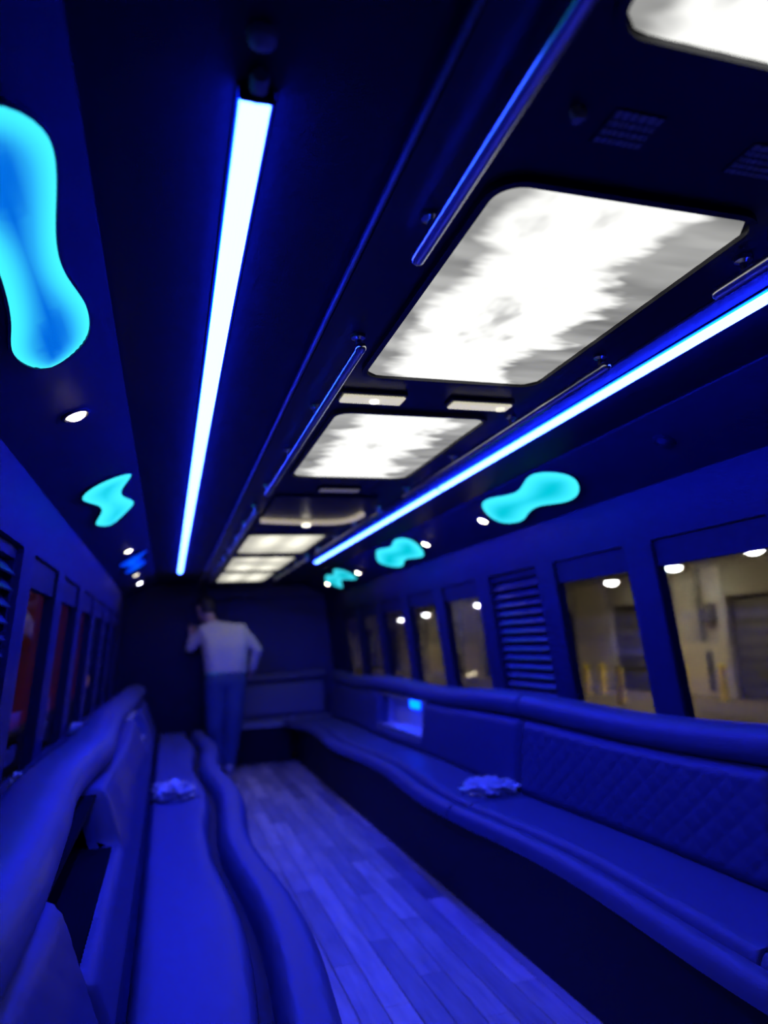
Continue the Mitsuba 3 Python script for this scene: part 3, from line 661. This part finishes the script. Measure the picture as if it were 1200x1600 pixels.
hair = limbs([[(H(-.028, 0, .045), .088), (H(.012, 0, .055), .083)], [(H(-.04, 0, .0), .076), (H(-.028, 0, .045), .086)]], 0.012, 6)
part(t, 'hair', hair, 'mat_hair', True, label='dark short hair')

# ---------------------------------------------------------------- outside, dock side
GZ = -0.9
part(thing('ground', 'asphalt yard outside the bus windows', kind='structure'), '', box(-40, 60, -30, 160, GZ - 0.2, GZ), 'mat_asphalt', own=True)
FX = 15.6
t = thing('warehouse', 'warehouse loading dock facade with dark roll-up doors and corrugated walls outside the bus windows', 'building')
def corrugated(y0, y1, z0, z1):
    ys, xs = [], []
    y = y0
    while y < y1 - 1e-6:
        for dy, dx in ((0, 0), (0.08, 0), (0.10, 0.04), (0.18, 0.04)):
            if y + dy < y1: ys.append(y + dy); xs.append(FX + dx)
        y += 0.20
    ys.append(y1); xs.append(FX)
    p = sg.Polygon(list(zip(xs, ys)) + [(FX + 0.25, y1), (FX + 0.25, y0)]).buffer(0)
    m = trimesh.creation.extrude_polygon(p, z1 - z0); m.apply_translation([0, 0, z0]); return m
DW, BAY = 3.7, 5.8
door_i = 0
for k in range(-1, 12):
    y0 = 13.6 + k * BAY
    part(t, 'wall_panel', corrugated(y0 + DW, y0 + BAY, 0.75, 2.95), 'mat_corrugated')
    part(t, 'plinth', bev(FX - 0.06, FX + 0.25, y0 + DW, y0 + BAY, GZ, 0.74, 0.02), 'mat_tan')
    part(t, 'lintel', bev(FX - 0.02, FX + 0.25, y0, y0 + DW, 2.02, 2.95, 0.02), 'mat_lintel')
    d = part(t, 'roll_up_door', box(FX + 0.20, FX + 0.26, y0, y0 + DW, GZ, 2.02), 'mat_rollup', label='dark roll-up dock door')
    if k <= 3:
        n = 8
        for i in range(n):
            z0 = GZ + 0.02 + i * 2.9 / n
            part(d, 'slat', bev(FX + 0.165, FX + 0.199, y0 + 0.02, y0 + DW - 0.02, z0, z0 + 2.9 / n - 0.03, 0.012), 'mat_rollup')
    for yy in (y0, y0 + DW - 0.10):
        part(t, 'door_jamb', bev(FX - 0.05, FX + 0.20, yy - 0.06, yy + 0.10, GZ, 2.05, 0.01), 'mat_concrete')
part(t, 'downpipe', cyl([FX - 0.07, 18.15, 0.75], [FX - 0.07, 18.15, 2.95], 0.07, 10), 'mat_dark_metal', 30)
part(t, 'meter_box', bev(FX - 0.18, FX, 17.62, 17.86, 1.35, 1.85, 0.02), 'mat_dark_metal')
part(t, 'dark_slot', bev(FX - 0.09, FX - 0.05, 17.90, 18.10, -0.70, 0.45, 0.01), 'mat_dark_metal')
part(t, 'upper_wall', box(FX + 0.02, FX + 0.3, 7.8, 83.2, 2.95, 5.0), 'mat_lintel')
part(t, 'canopy', bev(11.2, FX, 6.0, 83.0, 3.13, 3.4, 0.03), 'mat_canopy', label='flat canopy roof over the docks')
for i, (x, y, lab) in enumerate([(13.9, 14.12, 'warm white canopy lamp seen in the nearest dock side window, right one'), (14.3, 17.59, 'warm white canopy lamp seen in the nearest dock side window, left one'),
                                 (14.3, 20.77, 'warm white canopy lamp seen at the top of the second dock side window'), (14.3, 31.64, 'warm white canopy lamp seen just past the louvered shutter'),
                                 (14.3, 39.04, 'warm white canopy lamp seen in the fourth dock side window'), (14.3, 43.7, 'warm white canopy lamp seen in the fifth dock side window'), (14.3, 61.3, 'warm white canopy lamp farthest along the dock')]):
    t = thing('canopy_lamp', lab, 'canopy lamp', 'warm lamps under the dock canopy')
    zc = [3.0, 2.94, 2.79, 2.68, 2.56, 2.45, 2.15][i]
    part(t, 'bracket', cyl([x, y, zc + 0.06], [x, y, 3.129], 0.03, 10), 'mat_dark_metal', 30)
    part(t, 'shade', lathe([(0, 0.085), (0.10, 0.08), (0.24, 0.03), (0.25, 0.0), (0.235, 0.0), (0.10, 0.06), (0, 0.065)], [x, y, zc], [0, 0, 1], 18), 'mat_dark_metal', 30)
    part(t, 'lens', lathe([(0, -0.10), (0.11, -0.085), (0.20, -0.03), (0.225, 0.0), (0, 0.01)], [x, y, zc], [0, 0, 1], 18), 'mat_trim_white', True, emit=CANOPY)
def bollard(x, y, lab, h=1.06):
    t = thing('bollard', lab, 'bollard', 'yellow bollards in front of the docks')
    part(t, 'post', lathe([(0, 0), (0.11, 0), (0.11, h - 0.08), (0.095, h - 0.035), (0.045, h - 0.008), (0, h)], [x, y, GZ], [0, 0, 1], 18), 'mat_yellow', 30)
    part(t, 'footing', lathe([(0, 0), (0.17, 0), (0.16, 0.03), (0, 0.03)], [x, y, GZ + 0.001], [0, 0, 1], 18), 'mat_concrete', 30)
bollard(12.682, 18.469, 'yellow bollard in the second dock side window, right and nearest of its three')
bollard(13.45, 21.45, 'yellow bollard in the second dock side window, leftmost of its three')
bollard(14.009, 21.357, 'yellow bollard in the second dock side window, middle of its three')
bollard(14.258, 17.67, 'yellow bollard in the nearest dock side window, left of the tan wall')
bollard(14.848, 16.807, 'yellow bollard in the nearest dock side window, right of the tan wall')
t = thing('yard_barrier', 'white two bar barrier with a tall post seen in the fourth dock side window', 'barrier')
for y, z1 in ((33.5, 2.2), (36.6, 1.0)): part(t, 'post', bev(12.0, 12.12, y, y + 0.12, GZ, z1, 0.02), 'mat_white_paint')
for z in (-0.55, 0.75): part(t, 'bar', bev(11.96, 12.0, 33.4, 36.8, z, z + 0.16, 0.02), 'mat_white_paint')
for (x, y, z, lab) in [(12.5, 28.6, -0.35, 'small round stand-in for car lights low in the third dock side window, right one'), (12.6, 29.4, -0.45, 'small round stand-in for car lights low in the third dock side window, left one')]:
    t = thing('car_light_globe', lab, 'car light', 'small globes standing in for car lights')  # globes on posts added in place of car lights
    part(t, 'post', cyl([x, y, GZ], [x, y, z - 0.05], 0.03, 8), 'mat_dark_metal')
    part(t, 'globe', trimesh.creation.icosphere(2, 0.07).apply_translation([x, y, z]), 'mat_trim_white', True, emit=[2.0, 1.7, 1.1])
# ---------------------------------------------------------------- outside, other side: an added red box vehicle and lamp for the red window tint
t = thing('added_trailer', 'dark red box vehicle added beyond the left windows for their red tint', 'added_trailer')  # added vehicle; its red stands in for an unknown red glow
part(t, 'box_body', bev(-5.2, -2.75, 12.0, 27.0, -0.099, 3.1, 0.04), 'mat_red')
part(t, 'frame_rail', bev(-5.0, -2.95, 12.2, 26.8, -0.3, -0.1, 0.02), 'mat_dark_metal')
for y in (23.6, 25.0):
    for x in (-3.05, -4.9):
        part(t, 'wheel', lathe([(0, -0.13), (0.30, -0.13), (0.49, -0.10), (0.5, 0), (0.49, 0.10), (0.30, 0.13), (0, 0.13)], [x, y, GZ + 0.5], [1, 0, 0], 24), 'mat_dark_metal', 30)
part(t, 'landing_leg', bev(-3.2, -3.05, 14.0, 14.15, GZ, -0.301, 0.02), 'mat_dark_metal')
part(t, 'landing_leg', bev(-4.9, -4.75, 14.0, 14.15, GZ, -0.301, 0.02), 'mat_dark_metal')
t = thing('added_red_lamp', 'small unseen lamp added to light the red box vehicle', 'added lamp')  # unseen lamp, added only to redden the view through the left windows
part(t, 'post', cyl([-1.6, 17.5, GZ], [-1.6, 17.5, 0.55], 0.04, 10), 'mat_dark_metal', 30)
part(t, 'lens', bev(-1.70, -1.64, 17.2, 17.8, 0.55, 0.75, 0.02), 'mat_trim_white', emit=[0.36, 0.16, 0.17])
